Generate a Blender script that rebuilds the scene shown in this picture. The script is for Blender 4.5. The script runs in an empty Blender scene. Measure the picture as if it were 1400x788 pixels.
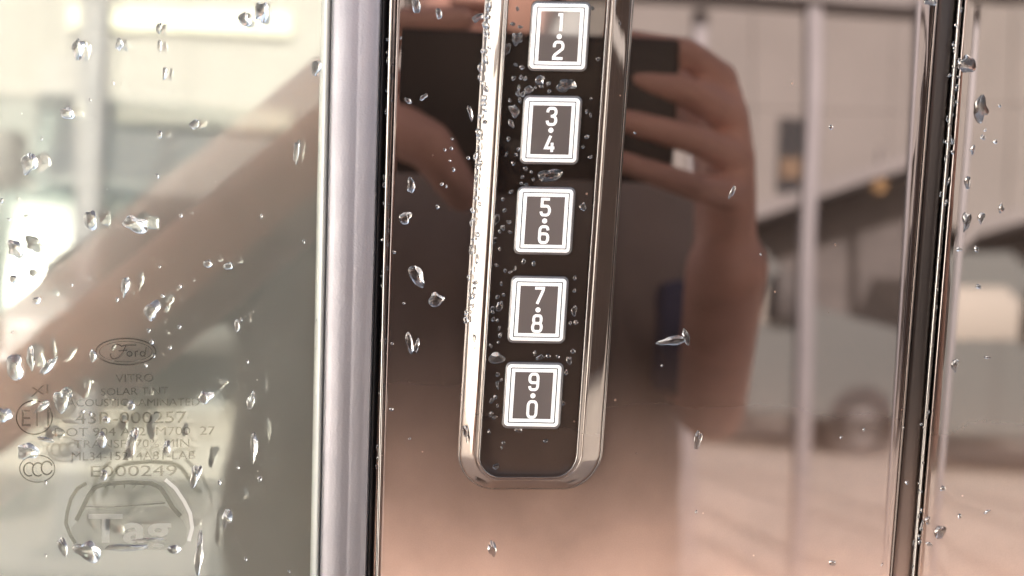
import bpy, bmesh, math, random
from mathutils import Vector, Matrix, noise
R = math.radians
sc = bpy.context.scene
COL = sc.collection
random.seed(7)

# ---------------------------------------------------------------- camera, sky, sun, exposure
F = 1300.0                    # focal length in photo pixels (photo 1400 wide)
DIST = 0.262                  # lens to pillar panel
PITCH, ROLL, LEAN = math.atan(0.13), R(2.6), R(11.0)
ORIG = Vector((0, 0, 1.32))
M = Matrix.Translation(ORIG) @ Matrix.Rotation(-LEAN, 4, 'X')   # panel frame -> world (pillar leans inwards)
_f = Vector((0, math.cos(PITCH), -math.sin(PITCH)))
_u0 = Vector((0, math.sin(PITCH), math.cos(PITCH))); _r0 = Vector((1, 0, 0))
_r = _r0 * math.cos(ROLL) + _u0 * math.sin(ROLL)
_u = _u0 * math.cos(ROLL) - _r0 * math.sin(ROLL)
CAMP = Vector((0, -DIST, 0))
cam = bpy.data.cameras.new('camera'); camo = bpy.data.objects.new('camera', cam); COL.objects.link(camo)
sc.camera = camo
rot = Matrix((( _r.x, _u.x, -_f.x), (_r.y, _u.y, -_f.y), (_r.z, _u.z, -_f.z))).to_4x4()
camo.matrix_world = M @ Matrix.Translation(CAMP) @ rot
cam.sensor_width = 36; cam.lens = 36 * F / 1400
cam.clip_start = 0.005; cam.clip_end = 500
cam.dof.use_dof = True; cam.dof.focus_distance = 0.268; cam.dof.aperture_fstop = 7.2

SUN_EL, SUN_AZ = R(20), R(80)      # azimuth measured from +x towards +y
world = bpy.data.worlds.new('World'); sc.world = world; world.use_nodes = True
wn = world.node_tree; bg = wn.nodes['Background']
sky = wn.nodes.new('ShaderNodeTexSky'); sky.sky_type = 'NISHITA'; sky.sun_disc = False
sky.sun_elevation = SUN_EL; sky.sun_rotation = R(90) - SUN_AZ
sky.air_density = 1.0; sky.dust_density = 4.0; sky.ozone_density = .6
hs = wn.nodes.new('ShaderNodeHueSaturation'); hs.inputs['Saturation'].default_value = .5     # milky sky
wn.links.new(sky.outputs[0], hs.inputs['Color']); wn.links.new(hs.outputs[0], bg.inputs[0]); bg.inputs[1].default_value = 0.125
sl = bpy.data.lights.new('sun', 'SUN'); sl.energy = 4.6; sl.angle = R(0.6); sl.color = (1, .95, .88)
so = bpy.data.objects.new('sun', sl); COL.objects.link(so)
sd = Vector((math.cos(SUN_EL) * math.cos(SUN_AZ), math.cos(SUN_EL) * math.sin(SUN_AZ), math.sin(SUN_EL)))
so.rotation_euler = sd.to_track_quat('Z', 'Y').to_euler()
sc.view_settings.view_transform = 'Standard'; sc.view_settings.look = 'None'
sc.view_settings.gamma = 1; sc.view_settings.exposure = 2.75
sc.cycles.max_bounces = 14; sc.cycles.transmission_bounces = 12; sc.cycles.transparent_max_bounces = 16
sc.cycles.glossy_bounces = 8
sc.cycles.caustics_reflective = True; sc.cycles.caustics_refractive = True

# ---------------------------------------------------------------- geometry helpers
def ray(u, v):
    return (_f * F + _r * (u - 700) - _u * (v - 394))
def P(u, v, h=0.0):
    """panel-frame point seen at photo position (u,v), h metres proud of the pillar panel"""
    d = ray(u, v); t = (-h + DIST) / d.y
    return CAMP + d * t
FILM_TILT = R(2.8)
FILM = (Vector((-0.12, 0.008, -0.03)), Vector((0, -math.cos(FILM_TILT), -math.sin(FILM_TILT))))
PIL = (Vector((0, 0, 0)), Vector((0, -1, 0)))
def W(u, v, Y, pl=PIL):
    """world point standing Y metres out from the car side that the mirror plane pl shows at (u,v)"""
    p, n = pl; d = ray(u, v).normalized()
    t = (p - CAMP).dot(n) / d.dot(n); hit = CAMP + d * t
    rd = d - n * (2 * d.dot(n))
    hw = M @ hit; rw = M.to_3x3() @ rd
    return hw + rw * ((-Y - hw.y) / rw.y)
def Wg(u, v, Y): return W(u, v, Y, FILM)
Minv = M.inverted()

def mesh(name, verts, faces, m, parent=None, smooth=True, world_space=False, auto=None):
    me = bpy.data.meshes.new(name); me.from_pydata([tuple(v) for v in verts], [], faces)
    me.update()
    bm = bmesh.new(); bm.from_mesh(me); bmesh.ops.recalc_face_normals(bm, faces=bm.faces)
    if auto is not None:
        bm.edges.ensure_lookup_table()
        for e in bm.edges:
            e.smooth = not (len(e.link_faces) == 2 and e.calc_face_angle(0) > auto)
    bm.to_mesh(me); bm.free()
    me.polygons.foreach_set('use_smooth', [smooth] * len(me.polygons))
    if m: me.materials.append(m)
    o = bpy.data.objects.new(name, me); COL.objects.link(o)
    if parent: o.parent = parent
    return o
def bmobj(name, bm, m, parent=None, smooth=False, auto=None):
    bmesh.ops.recalc_face_normals(bm, faces=bm.faces)
    if auto is not None:
        for e in bm.edges: e.smooth = not (len(e.link_faces) == 2 and e.calc_face_angle(0) > auto)
        smooth = True
    me = bpy.data.meshes.new(name); bm.to_mesh(me); bm.free()
    me.polygons.foreach_set('use_smooth', [smooth] * len(me.polygons))
    me.materials.append(m)
    o = bpy.data.objects.new(name, me); COL.objects.link(o)
    if parent: o.parent = parent
    return o
def tag(o, label=None, cat=None, group=None, kind=None):
    if label: o['label'] = label
    if cat: o['category'] = cat
    if group: o['group'] = group
    if kind: o['kind'] = kind
    return o
def empty(name, mat=None):
    o = bpy.data.objects.new(name, None); COL.objects.link(o)
    o.empty_display_size = .05
    if mat is not None: o.matrix_world = mat
    return o
def box(bm, c, s, rz=0, bev=0.0):
    r = bmesh.ops.create_cube(bm, size=1)
    vs = r['verts']
    bmesh.ops.scale(bm, vec=s, verts=vs)
    if bev:
        es = list({e for v in vs for e in v.link_edges})
        rr = bmesh.ops.bevel(bm, geom=es, offset=bev, segments=2, affect='EDGES', profile=.6)
        vs = list({v for f in rr['faces'] for v in f.verts} | {v for v in vs if v.is_valid})
    bmesh.ops.rotate(bm, cent=(0, 0, 0), matrix=Matrix.Rotation(rz, 3, 'Z'), verts=vs)
    bmesh.ops.translate(bm, vec=c, verts=vs)
    return vs
def cyl(bm, p0, p1, r0, r1=None, seg=20):
    p0, p1 = Vector(p0), Vector(p1); r1 = r0 if r1 is None else r1
    d = p1 - p0
    q = d.to_track_quat('Z', 'Y').to_matrix().to_4x4()
    bmesh.ops.create_cone(bm, cap_ends=True, segments=seg, radius1=r0, radius2=r1, depth=d.length,
                          matrix=Matrix.Translation((p0 + p1) / 2) @ q)

# ---------------------------------------------------------------- materials
def mat(name, col=(.5, .5, .5), rough=.5, metal=0.0, ior=1.5, bump=None, var=None, trans=0, coat=0, alpha=None, rvar=None):
    m = bpy.data.materials.new(name); m.use_nodes = True
    nt = m.node_tree; b = nt.nodes['Principled BSDF']
    b.inputs['Base Color'].default_value = (*col, 1); b.inputs['Roughness'].default_value = rough
    b.inputs['Metallic'].default_value = metal; b.inputs['IOR'].default_value = ior
    b.inputs['Transmission Weight'].default_value = trans; b.inputs['Coat Weight'].default_value = coat
    tc = nt.nodes.new('ShaderNodeTexCoord')
    if var:
        s, amt = var
        n = nt.nodes.new('ShaderNodeTexNoise'); n.inputs['Scale'].default_value = s; n.inputs['Detail'].default_value = 6
        nt.links.new(tc.outputs['Object'], n.inputs['Vector'])
        r = nt.nodes.new('ShaderNodeValToRGB')
        r.color_ramp.elements[0].position = .3; r.color_ramp.elements[1].position = .7
        r.color_ramp.elements[0].color = (*[c * (1 - amt) for c in col], 1)
        r.color_ramp.elements[1].color = (*[min(1, c * (1 + amt)) for c in col], 1)
        nt.links.new(n.outputs['Fac'], r.inputs['Fac']); nt.links.new(r.outputs['Color'], b.inputs['Base Color'])
    if rvar:
        s, lo, hi = rvar
        n = nt.nodes.new('ShaderNodeTexNoise'); n.inputs['Scale'].default_value = s; n.inputs['Detail'].default_value = 5
        nt.links.new(tc.outputs['Object'], n.inputs['Vector'])
        mr = nt.nodes.new('ShaderNodeMapRange'); mr.inputs[1].default_value = .35; mr.inputs[2].default_value = .7
        mr.inputs[3].default_value = lo; mr.inputs[4].default_value = hi
        nt.links.new(n.outputs['Fac'], mr.inputs[0]); nt.links.new(mr.outputs[0], b.inputs['Roughness'])
    if bump:
        s, st, dist = bump
        n = nt.nodes.new('ShaderNodeTexNoise'); n.inputs['Scale'].default_value = s; n.inputs['Detail'].default_value = 3
        nt.links.new(tc.outputs['Object'], n.inputs['Vector'])
        bp = nt.nodes.new('ShaderNodeBump'); bp.inputs['Strength'].default_value = st; bp.inputs['Distance'].default_value = dist
        nt.links.new(n.outputs['Fac'], bp.inputs['Height']); nt.links.new(bp.outputs[0], b.inputs['Normal'])
    return m

def gloss_black(name, refl, dust=.03, dcol=(.72, .46, .35), low=0.0, rough=.012, dv=.4):
    """piano-black mirror finish with a thin dusty film (specks and haze) on it; low paints in a warm glow at the bottom"""
    m = bpy.data.materials.new(name); m.use_nodes = True; nt = m.node_tree
    b = nt.nodes['Principled BSDF']
    b.inputs['Metallic'].default_value = 1; b.inputs['Base Color'].default_value = (*refl, 1); b.inputs['Roughness'].default_value = rough
    tc = nt.nodes.new('ShaderNodeTexCoord')
    wv = nt.nodes.new('ShaderNodeTexNoise'); wv.inputs['Scale'].default_value = 9; wv.inputs['Detail'].default_value = 1
    nt.links.new(tc.outputs['Object'], wv.inputs['Vector'])
    bp = nt.nodes.new('ShaderNodeBump'); bp.inputs['Strength'].default_value = .25; bp.inputs['Distance'].default_value = .0012
    nt.links.new(wv.outputs['Fac'], bp.inputs['Height']); nt.links.new(bp.outputs[0], b.inputs['Normal'])
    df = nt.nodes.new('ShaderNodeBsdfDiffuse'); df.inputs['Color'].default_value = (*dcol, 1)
    n1 = nt.nodes.new('ShaderNodeTexNoise'); n1.inputs['Scale'].default_value = 25; n1.inputs['Detail'].default_value = 8
    v1 = nt.nodes.new('ShaderNodeTexVoronoi'); v1.inputs['Scale'].default_value = 260
    for n in (n1, v1): nt.links.new(tc.outputs['Object'], n.inputs['Vector'])
    sp = nt.nodes.new('ShaderNodeMapRange'); sp.inputs[1].default_value = .035; sp.inputs[2].default_value = .09
    sp.inputs[3].default_value = .35; sp.inputs[4].default_value = 0
    nt.links.new(v1.outputs['Distance'], sp.inputs[0])
    # only a few of the cells carry a speck
    gt = nt.nodes.new('ShaderNodeMath'); gt.operation = 'GREATER_THAN'; gt.inputs[1].default_value = .93
    sx = nt.nodes.new('ShaderNodeSeparateColor'); nt.links.new(v1.outputs['Color'], sx.inputs[0]); nt.links.new(sx.outputs[0], gt.inputs[0])
    ml = nt.nodes.new('ShaderNodeMath'); ml.operation = 'MULTIPLY'; nt.links.new(sp.outputs[0], ml.inputs[0]); nt.links.new(gt.outputs[0], ml.inputs[1])
    mr = nt.nodes.new('ShaderNodeMapRange'); mr.inputs[1].default_value = .3; mr.inputs[2].default_value = .75
    mr.inputs[3].default_value = dust * (1 - dv); mr.inputs[4].default_value = dust * (1 + dv)
    nt.links.new(n1.outputs['Fac'], mr.inputs[0])
    ad = nt.nodes.new('ShaderNodeMath'); ad.operation = 'ADD'; ad.use_clamp = True
    nt.links.new(ml.outputs[0], ad.inputs[0]); nt.links.new(mr.outputs[0], ad.inputs[1])
    if low:      # warm sun-haze glow painted into the film, stronger towards the panel bottom
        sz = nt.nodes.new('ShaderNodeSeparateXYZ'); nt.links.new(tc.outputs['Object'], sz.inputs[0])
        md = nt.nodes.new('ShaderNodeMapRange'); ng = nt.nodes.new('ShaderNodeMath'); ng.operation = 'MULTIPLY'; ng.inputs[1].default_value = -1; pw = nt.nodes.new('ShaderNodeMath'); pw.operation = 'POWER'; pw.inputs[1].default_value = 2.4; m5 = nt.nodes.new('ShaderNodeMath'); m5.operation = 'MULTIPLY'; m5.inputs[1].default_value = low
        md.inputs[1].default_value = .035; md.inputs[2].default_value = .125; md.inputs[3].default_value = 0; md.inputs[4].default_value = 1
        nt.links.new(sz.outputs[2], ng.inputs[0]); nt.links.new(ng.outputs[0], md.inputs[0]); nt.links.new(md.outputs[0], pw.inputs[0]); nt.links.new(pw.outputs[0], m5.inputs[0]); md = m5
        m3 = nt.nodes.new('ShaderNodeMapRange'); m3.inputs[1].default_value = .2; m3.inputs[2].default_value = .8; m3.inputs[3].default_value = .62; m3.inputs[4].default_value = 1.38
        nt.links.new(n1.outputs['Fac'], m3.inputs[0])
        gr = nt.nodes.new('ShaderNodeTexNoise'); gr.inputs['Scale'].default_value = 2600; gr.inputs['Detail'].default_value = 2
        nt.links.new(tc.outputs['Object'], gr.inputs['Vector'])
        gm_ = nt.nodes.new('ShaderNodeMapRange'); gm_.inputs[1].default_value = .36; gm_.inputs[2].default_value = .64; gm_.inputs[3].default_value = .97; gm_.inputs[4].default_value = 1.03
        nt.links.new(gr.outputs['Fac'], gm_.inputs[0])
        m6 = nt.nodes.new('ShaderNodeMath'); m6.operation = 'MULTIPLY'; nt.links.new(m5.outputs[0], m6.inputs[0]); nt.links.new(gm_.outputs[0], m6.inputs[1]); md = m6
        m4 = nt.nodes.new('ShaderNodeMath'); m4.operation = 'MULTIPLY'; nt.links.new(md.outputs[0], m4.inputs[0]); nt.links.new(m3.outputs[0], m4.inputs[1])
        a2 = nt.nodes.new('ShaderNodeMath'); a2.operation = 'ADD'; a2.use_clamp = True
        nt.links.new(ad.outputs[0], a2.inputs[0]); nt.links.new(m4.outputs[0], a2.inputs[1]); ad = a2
    mx = nt.nodes.new('ShaderNodeMixShader'); nt.links.new(ad.outputs[0], mx.inputs[0])
    nt.links.new(b.outputs[0], mx.inputs[1]); nt.links.new(df.outputs[0], mx.inputs[2])
    nt.links.new(mx.outputs[0], nt.nodes['Material Output'].inputs[0])
    return m

def thin_clear(name, gloss=.05, tint=(1, 1, 1), rough=0.0):
    m = bpy.data.materials.new(name); m.use_nodes = True; nt = m.node_tree
    nt.nodes.remove(nt.nodes['Principled BSDF'])
    t = nt.nodes.new('ShaderNodeBsdfTransparent'); t.inputs[0].default_value = (*tint, 1)
    g = nt.nodes.new('ShaderNodeBsdfGlossy'); g.inputs['Roughness'].default_value = rough
    mx = nt.nodes.new('ShaderNodeMixShader'); mx.inputs[0].default_value = gloss
    nt.links.new(t.outputs[0], mx.inputs[1]); nt.links.new(g.outputs[0], mx.inputs[2])
    nt.links.new(mx.outputs[0], nt.nodes['Material Output'].inputs[0])
    return m
def etched(name, tint, dcol, fac):
    m = bpy.data.materials.new(name); m.use_nodes = True; nt = m.node_tree
    nt.nodes.remove(nt.nodes['Principled BSDF'])
    t = nt.nodes.new('ShaderNodeBsdfTransparent'); t.inputs[0].default_value = (*tint, 1)
    g = nt.nodes.new('ShaderNodeBsdfDiffuse'); g.inputs[0].default_value = (*dcol, 1)
    mx = nt.nodes.new('ShaderNodeMixShader'); mx.inputs[0].default_value = fac
    nt.links.new(t.outputs[0], mx.inputs[1]); nt.links.new(g.outputs[0], mx.inputs[2])
    nt.links.new(mx.outputs[0], nt.nodes['Material Output'].inputs[0])
    return m

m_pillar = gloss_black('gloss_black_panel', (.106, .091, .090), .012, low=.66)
m_face = gloss_black('gloss_black_keypad_face', (.072, .064, .060), .018, low=.2)
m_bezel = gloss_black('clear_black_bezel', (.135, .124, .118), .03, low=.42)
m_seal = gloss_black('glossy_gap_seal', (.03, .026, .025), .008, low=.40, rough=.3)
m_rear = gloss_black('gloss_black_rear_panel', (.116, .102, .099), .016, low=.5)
m_film = gloss_black('reflective_tinted_laminate', (.25, .255, .238), .17, (.55, .54, .49), dv=.08)
m_glass = thin_clear('clear_glass_surface', .035, (.985, .99, .98))
m_water = mat('water', (.86, .86, .855), 0, ior=1.33, trans=1)
m_trim = mat('satin_grey_trim', (.275, .260, .275), .5, metal=1, bump=(1800, .7, .00012), rvar=(60, .5, .6))
m_rubber = mat('black_rubber', (.022, .018, .017), .55, bump=(700, .3, .0002))
m_chrome = mat('bright_trim_edge', (.30, .29, .285), .12, metal=1, bump=(150, .2, .0003))
m_white = mat('white_key_print', (.90, .885, .86), .5)
m_keyface = mat('grey_brown_key_face', (.10, .082, .076), .04, ior=2.2)
m_gap = mat('dark_key_gap', (.012, .011, .011), .6)
m_clearlip = mat('smoky_key_body', (.10, .09, .088), .12, ior=2.0)
m_print = etched('etched_print', (.66, .64, .60), (.12, .1, .09), .10)
m_print2 = etched('etched_decal', (.74, .73, .69), (.3, .3, .27), .15)
m_print3 = etched('pale_decal', (.97, .96, .94), (.85, .83, .8), .28)
m_red = etched('red_print', (.95, .55, .5), (.5, .1, .1), .05)

# ================================================================= THE DOORS
def loft(name, cols, m, parent, v0=-170, v1=960, auto=None, rows=2):
    """cols: (u at v=0, u at v=788, height in mm); straight rails from v0 to v1"""
    vs, fs = [], []
    n = len(cols)
    for j in range(rows):
        v = v0 + (v1 - v0) * j / (rows - 1)
        for a, b, h in cols:
            vs.append(P(a + (b - a) * v / 788, v, h / 1000))
    for j in range(rows - 1):
        for i in range(n - 1):
            fs.append((j * n + i, j * n + i + 1, (j + 1) * n + i + 1, (j + 1) * n + i))
    return mesh(name, vs, fs, m, parent, auto=auto)
def curve_cols(pts, sub=8):
    """Catmull-Rom through column triples for a smooth section"""
    out = []
    for i in range(len(pts) - 1):
        p0 = pts[max(i - 1, 0)]; p1 = pts[i]; p2 = pts[i + 1]; p3 = pts[min(i + 2, len(pts) - 1)]
        for k in range(sub):
            t = k / sub
            out.append(tuple(.5 * ((2 * b) + (-a + c) * t + (2 * a - 5 * b + 4 * c - d) * t * t + (-a + 3 * b - 3 * c + d) * t ** 3)
                             for a, b, c, d in zip(p0, p1, p2, p3)))
    out.append(pts[-1]); return out

front = tag(empty('front_car_door', M), 'front car door with wet reflective window glass, grey trim strip and gloss black pillar', 'car door')
rear = tag(empty('rear_car_door', M), 'edge of the gloss black rear car door at the right, beyond the dark gap', 'car door')

# window: clear outer sheet, reflective laminate behind it
GH = -3.0
def slab(name, corners, th, m, parent, nn=None):
    n = (corners[1] - corners[0]).cross(corners[3] - corners[0]).normalized()
    if n.y < 0: n = -n
    vs = list(corners) + [c + n * th for c in corners]
    return mesh(name, vs, [(0, 1, 2, 3), (7, 6, 5, 4), (0, 4, 5, 1), (1, 5, 6, 2), (2, 6, 7, 3), (3, 7, 4, 0)], m, parent, smooth=False)
def film_pt(u, v):
    p, n = FILM; d = ray(u, v); t = (p - CAMP).dot(n) / d.dot(n); return CAMP + d * t
glass = slab('window_glass', [P(-420, -170, GH / 1000), P(441, -170, GH / 1000), P(426, 960, GH / 1000), P(-420, 960, GH / 1000)], .0008, m_glass, front)
film = slab('tinted_laminate', [film_pt(-460, -170), film_pt(470, -170), film_pt(455, 960), film_pt(-460, 960)], .002, m_film, front)
# pale glass run channel at the edge of the glass
loft('glass_run_seal', curve_cols([(438, 424, -7), (441, 426, -3.2), (446, 431, -2.0), (452, 435, -2.4), (456, 439, -5)], 5), mat('grey_seal', (.33, .33, .30), .25, ior=1.8), front)
# satin trim
loft('window_trim', curve_cols([(452, 436, -6), (455, 438.5, -.8), (460, 444, .6), (470, 454, 1.3), (480, 462, 1.5), (486, 468, 1.44),
      (491, 473, 1.34), (496, 478, 1.42), (506, 487, 1.4), (515, 495, 1.0), (521, 500, .1), (523.5, 502, -5)], 6), m_trim, front)
loft('weatherstrip', curve_cols([(518, 497, -5), (523, 502, -2.4), (527, 506, -2.6), (531, 510, -4.5), (534, 514, -6)], 5), m_rubber, front)
loft('edge_bead', curve_cols([(531.5, 512, -2.2), (532.5, 513.2, .2), (534.5, 515.2, .62), (536.8, 517.4, .3), (538, 518.6, -1.5)], 5), mat('polished_bead', (.42, .41, .40), .1, metal=1), front)
# gloss pillar panel; its left edge carries a small double roll
cols = [(529.5, 509.5, -6), (530.5, 510.5, -2.2), (532.5, 512.5, -.75), (536, 515, -.25), (538.5, 517, -.55), (541, 518.5, -.6), (543.5, 520, -.15), (546, 522, -.02), (549, 524, 0), (556, 531, 0)]
cols = curve_cols(cols, 6)
for k in range(1, 40):
    t = k / 40
    a = 556 + (1215 - 556) * t; b = 531 + (1165 - 531) * t
    cols.append((a, b, 0))
tail = [(1215, 1165, 0), (1240, 1187, 0), (1262, 1205, -.005), (1269, 1210.5, -.05), (1274, 1214, -.2), (1278, 1216.5, -.55), (1281, 1218.5, -1.5), (1282, 1219.5, -5)]
cols += curve_cols(tail, 6)
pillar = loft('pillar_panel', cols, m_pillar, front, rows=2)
loft('edge_bead', curve_cols([(1277.5, 1214.5, -1.2), (1279.2, 1216.5, -.3), (1281, 1218, -.15), (1282.8, 1219.6, -.5), (1284, 1221, -3)], 4), mat('brown_bead', (.16, .135, .125), .25, metal=1), front)
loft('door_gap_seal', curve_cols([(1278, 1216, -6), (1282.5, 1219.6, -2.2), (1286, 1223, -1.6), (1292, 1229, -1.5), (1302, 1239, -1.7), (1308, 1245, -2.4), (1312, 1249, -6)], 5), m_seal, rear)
loft('edge_moulding', curve_cols([(1307, 1242, -7), (1308.5, 1244, -1.6), (1310.5, 1246, -.4), (1313, 1248.5, -.1), (1315.5, 1250.5, -.5), (1317.5, 1252.5, -1.4), (1319, 1254, -3)], 5), m_chrome, rear)
cols = curve_cols([(1317.5, 1253, -4), (1318.5, 1254, -1.3), (1320.5, 1256, -.6), (1324, 1260, -.35), (1332, 1268, -.1)], 5)
for k in range(1, 14):
    du = k * 34
    cols.append((1332 + du, 1268 + du, -.1 + du / 4.9 * math.tan(R(6.3))))
loft('rear_pillar_panel', cols, m_rear, rear)

# roof and sill of the same car, above and below the picture
def cabbox(name, x0, x1, y0, y1, z0, z1, m, bev, parent):
    bm = bmesh.new(); box(bm, ((x0 + x1) / 2, (y0 + y1) / 2, (z0 + z1) / 2), (x1 - x0, y1 - y0, z1 - z0), bev=bev)
    return bmobj(name, bm, m, parent, auto=R(50))
m_paint = mat('dark_bronze_paint', (.09, .06, .05), .2, coat=1)
carb = tag(empty('parked_car'), 'dark roof and lower body of the car the two doors belong to', 'car')
cabbox('roof', -2.1, 1.7, .16, 1.6, 1.66, 1.86, m_paint, .06, carb)
cabbox('lower_body', -3.0, 3.0, -.12, 1.8, .42, 1.08, m_paint, .08, carb)
cabbox('shade_block', -1.9, -.75, .34, 1.45, 1.08, 1.665, m_rubber, .05, carb)  # added unseen block: shades the left ground, lets sun reach the person
cabbox('bed_side', 1.75, 3.0, -.1, 1.8, 1.08, 1.35, m_paint, .05, carb)
for x in (-2.0, 2.0):
    bm = bmesh.new(); cyl(bm, (x, -.13, .4), (x, .15, .4), .4, seg=36); bmobj('wheel', bm, m_rubber, carb, auto=R(40))

# ================================================================= THE KEYPAD
keypad = tag(empty('door_keypad', M), 'vertical black keyless entry keypad with five white-framed number keys', 'keypad')
def kp(a, b):
    """keypad frame: a 0..200 across, b photo rows -> photo position"""
    Lx = 664 - .0600 * b; Rx = 866 - .0700 * b
    return Lx + (Rx - Lx) * a / 200, b
def rrect(a0, b0, a1, b1, r, seg=14, nl=24):
    pts = []
    for cx, cy, s in ((a1 - r, b1 - r, 0), (a0 + r, b1 - r, 1), (a0 + r, b0 + r, 2), (a1 - r, b0 + r, 3)):
        for k in range(seg + 1):
            an = math.pi / 2 * (s + k / seg)
            pts.append((cx + r * math.cos(an), cy + r * math.sin(an)))
    return pts
outer = rrect(0, -88, 200, 669, 52); inner = rrect(31, -71, 164, 652, 30)
prof = [(-.05, -.3), (-.03, .02), (0, .10), (.03, .30), (.06, .75), (.11, 1.10), (.18, 1.30), (.30, 1.55), (.45, 1.85), (.60, 2.12), (.70, 2.28), (.76, 2.30),
        (.80, 2.18), (.84, 2.22), (.90, 2.38), (.95, 2.25), (.98, 1.7), (1.0, 1.0), (1.02, .5)]
prof = curve_cols(prof, 3)
vs, fs = [], []
n = len(outer)
prof = [(s, h if h < .2 else h * 1.5 - .1) for s, h in prof]
for s, h in prof:
    for (a, b), (c, d) in zip(outer, inner):
        q = kp(a + (c - a) * s, b + (d - b) * s); vs.append(P(q[0], q[1], h / 1000))
for j in range(len(prof) - 1):
    for i in range(n):
        k = (i + 1) % n
        fs.append((j * n + i, j * n + k, (j + 1) * n + k, (j + 1) * n + i))
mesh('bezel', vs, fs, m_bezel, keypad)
def bead_ring(name, s0, s1, z0, z1, m):
    vs, fs = [], []
    k_ = 8
    for j in range(k_ + 1):
        an = math.pi * j / k_; s_ = s0 + (s1 - s0) * (1 - math.cos(an)) / 2; z = z0 + (z1 - z0) * math.sin(an)
        for (a, b), (c, d) in zip(outer, inner):
            q = kp(a + (c - a) * s_, b + (d - b) * s_); vs.append(P(q[0], q[1], z / 1000))
    for j in range(k_):
        for i in range(n):
            k = (i + 1) % n; fs.append((j * n + i, j * n + k, (j + 1) * n + k, (j + 1) * n + i))
    return mesh(name, vs, fs, m, keypad)
bead_ring('inner_lip', .90, 1.0, 2.2, 3.75, m_chrome)
bead_ring('outer_lip', .0, .075, .1, .95, m_chrome)
ip = rrect(30, -72, 165, 653, 30)
vs = [P(*kp(a, b), .0009) for a, b in ip] + [P(*kp(a, b), -.001) for a, b in ip]
mesh('faceplate', vs, [tuple(range(n))] + [(i, (i + 1) % n, n + (i + 1) % n, n + i) for i in range(n)], m_face, keypad, smooth=False)

# digit strokes, unit cell x -1..1, y -1..1 (y down), squared round lettering
def arc(cx, cy, rx, ry, a0, a1, k=7):
    return [(cx + rx * math.cos(R(a0 + (a1 - a0) * i / k)), cy + ry * math.sin(R(a0 + (a1 - a0) * i / k))) for i in range(k + 1)]
def rr(x0, y0, x1, y1, r, ry=None):
    ry = ry or r
    p = arc(x1 - r, y0 + ry, r, ry, -90, 0) + arc(x1 - r, y1 - ry, r, ry, 0, 90) + arc(x0 + r, y1 - ry, r, ry, 90, 180) + arc(x0 + r, y0 + ry, r, ry, 180, 270)
    return p + [p[0]]
DIG = {
 '1': [[(-.42, -.98), (.22, -.98), (.22, 1.0)]],
 '2': [[(-.85, -.38)] + arc(-.35, -.5, .5, .5, 180, 270) + arc(.3, -.48, .55, .52, -90, 40) + [(-.62, .55), (-.85, .82), (-.85, 1), (.9, 1)]],
 '3': [[(-.85, -.5)] + arc(-.35, -.55, .5, .45, 180, 270) + arc(.3, -.55, .5, .45, -90, 60) + [(.1, -.02), (-.2, -.02)],
       [(-.1, -.02)] + arc(.3, .5, .55, .5, -80, 90) + arc(-.35, .5, .5, .5, 90, 175)],
 '4': [[(.05, -1), (-.85, .5), (.9, .5)], [(.42, -.15), (.42, 1)]],
 '5': [[(.8, -1), (-.72, -1), (-.72, -.12), (.2, -.12)] + arc(.3, .44, .55, .56, -80, 90) + arc(-.35, .5, .5, .5, 90, 172)],
 '6': [[(.8, -.55)] + arc(.3, -.5, .5, .5, -10, -90) + arc(-.3, -.45, .55, .55, 270, 180) + arc(-.3, .45, .55, .55, 180, 90) + arc(.3, .45, .55, .55, 90, 0) + arc(.3, .35, .55, .45, 0, -90) + [(-.3, -.1)] + arc(-.4, .25, .42, .35, -90, -170, 3)],
 '7': [[(-.85, -1), (.85, -1), (.8, -.72), (-.28, 1)]],
 '8': [rr(-.76, -1, .76, -.03, .42, .4), rr(-.88, -.03, .88, 1, .5, .48)],
 '9': [[(-.8, .55)] + arc(-.3, .5, .5, .5, 170, 90) + arc(.3, .45, .55, .55, 90, 0) + arc(.3, -.45, .55, .55, 0, -90) + arc(-.3, -.45, .55, .55, 270, 180) + arc(-.3, -.35, .55, .45, 180, 90) + [(.3, .1), (.8, .1)]],
 '0': [rr(-.85, -1, .85, 1, .55, .55)],
}
def ribbon_px(paths, w, to3d, h0, th, name, m, parent, cap=True):
    """flat raised ribbon of width w photo pixels along 2D photo paths"""
    vs, fs = [], []
    for pts in paths:
        pp = [Vector(p) for p in pts]
        q = [pp[0]]
        for p in pp[1:]:
            if (p - q[-1]).length > .05: q.append(p)
        closed = (q[0] - q[-1]).length < .3 and len(q) > 4
        if closed: q = q[:-1]
        base = len(vs); k = len(q)
        for i, p in enumerate(q):
            a = q[i - 1] if (i > 0 or closed) else None
            b = q[(i + 1) % k] if (i < k - 1 or closed) else None
            d1 = (p - a).normalized() if a is not None else (b - p).normalized()
            d2 = (b - p).normalized() if b is not None else d1
            t = (d1 + d2); t = t.normalized() if t.length > .01 else d1
            nrm = Vector((-t.y, t.x)); c = max(.45, nrm.dot(Vector((-d1.y, d1.x))))
            off = nrm * (w / 2 / c)
            for s, h in ((-1, h0), (1, h0), (1, h0 + th), (-1, h0 + th)):
                x = p + off * s; vs.append(to3d(x.x, x.y, h))
        m_ = k if closed else k - 1
        for i in range(m_):
            A = base + i * 4; B = base + ((i + 1) % k) * 4
            fs += [(A + 3, A + 2, B + 2, B + 3), (A + 1, B + 1, B + 2, A + 2), (A, A + 3, B + 3, B), (A, B, B + 1, A + 1)]
        if not closed:
            fs += [(base, base + 1, base + 2, base + 3)]
            e = base + (k - 1) * 4; fs += [(e, e + 3, e + 2, e + 1)]
    return mesh(name, vs, fs, m, parent, smooth=False)

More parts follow.
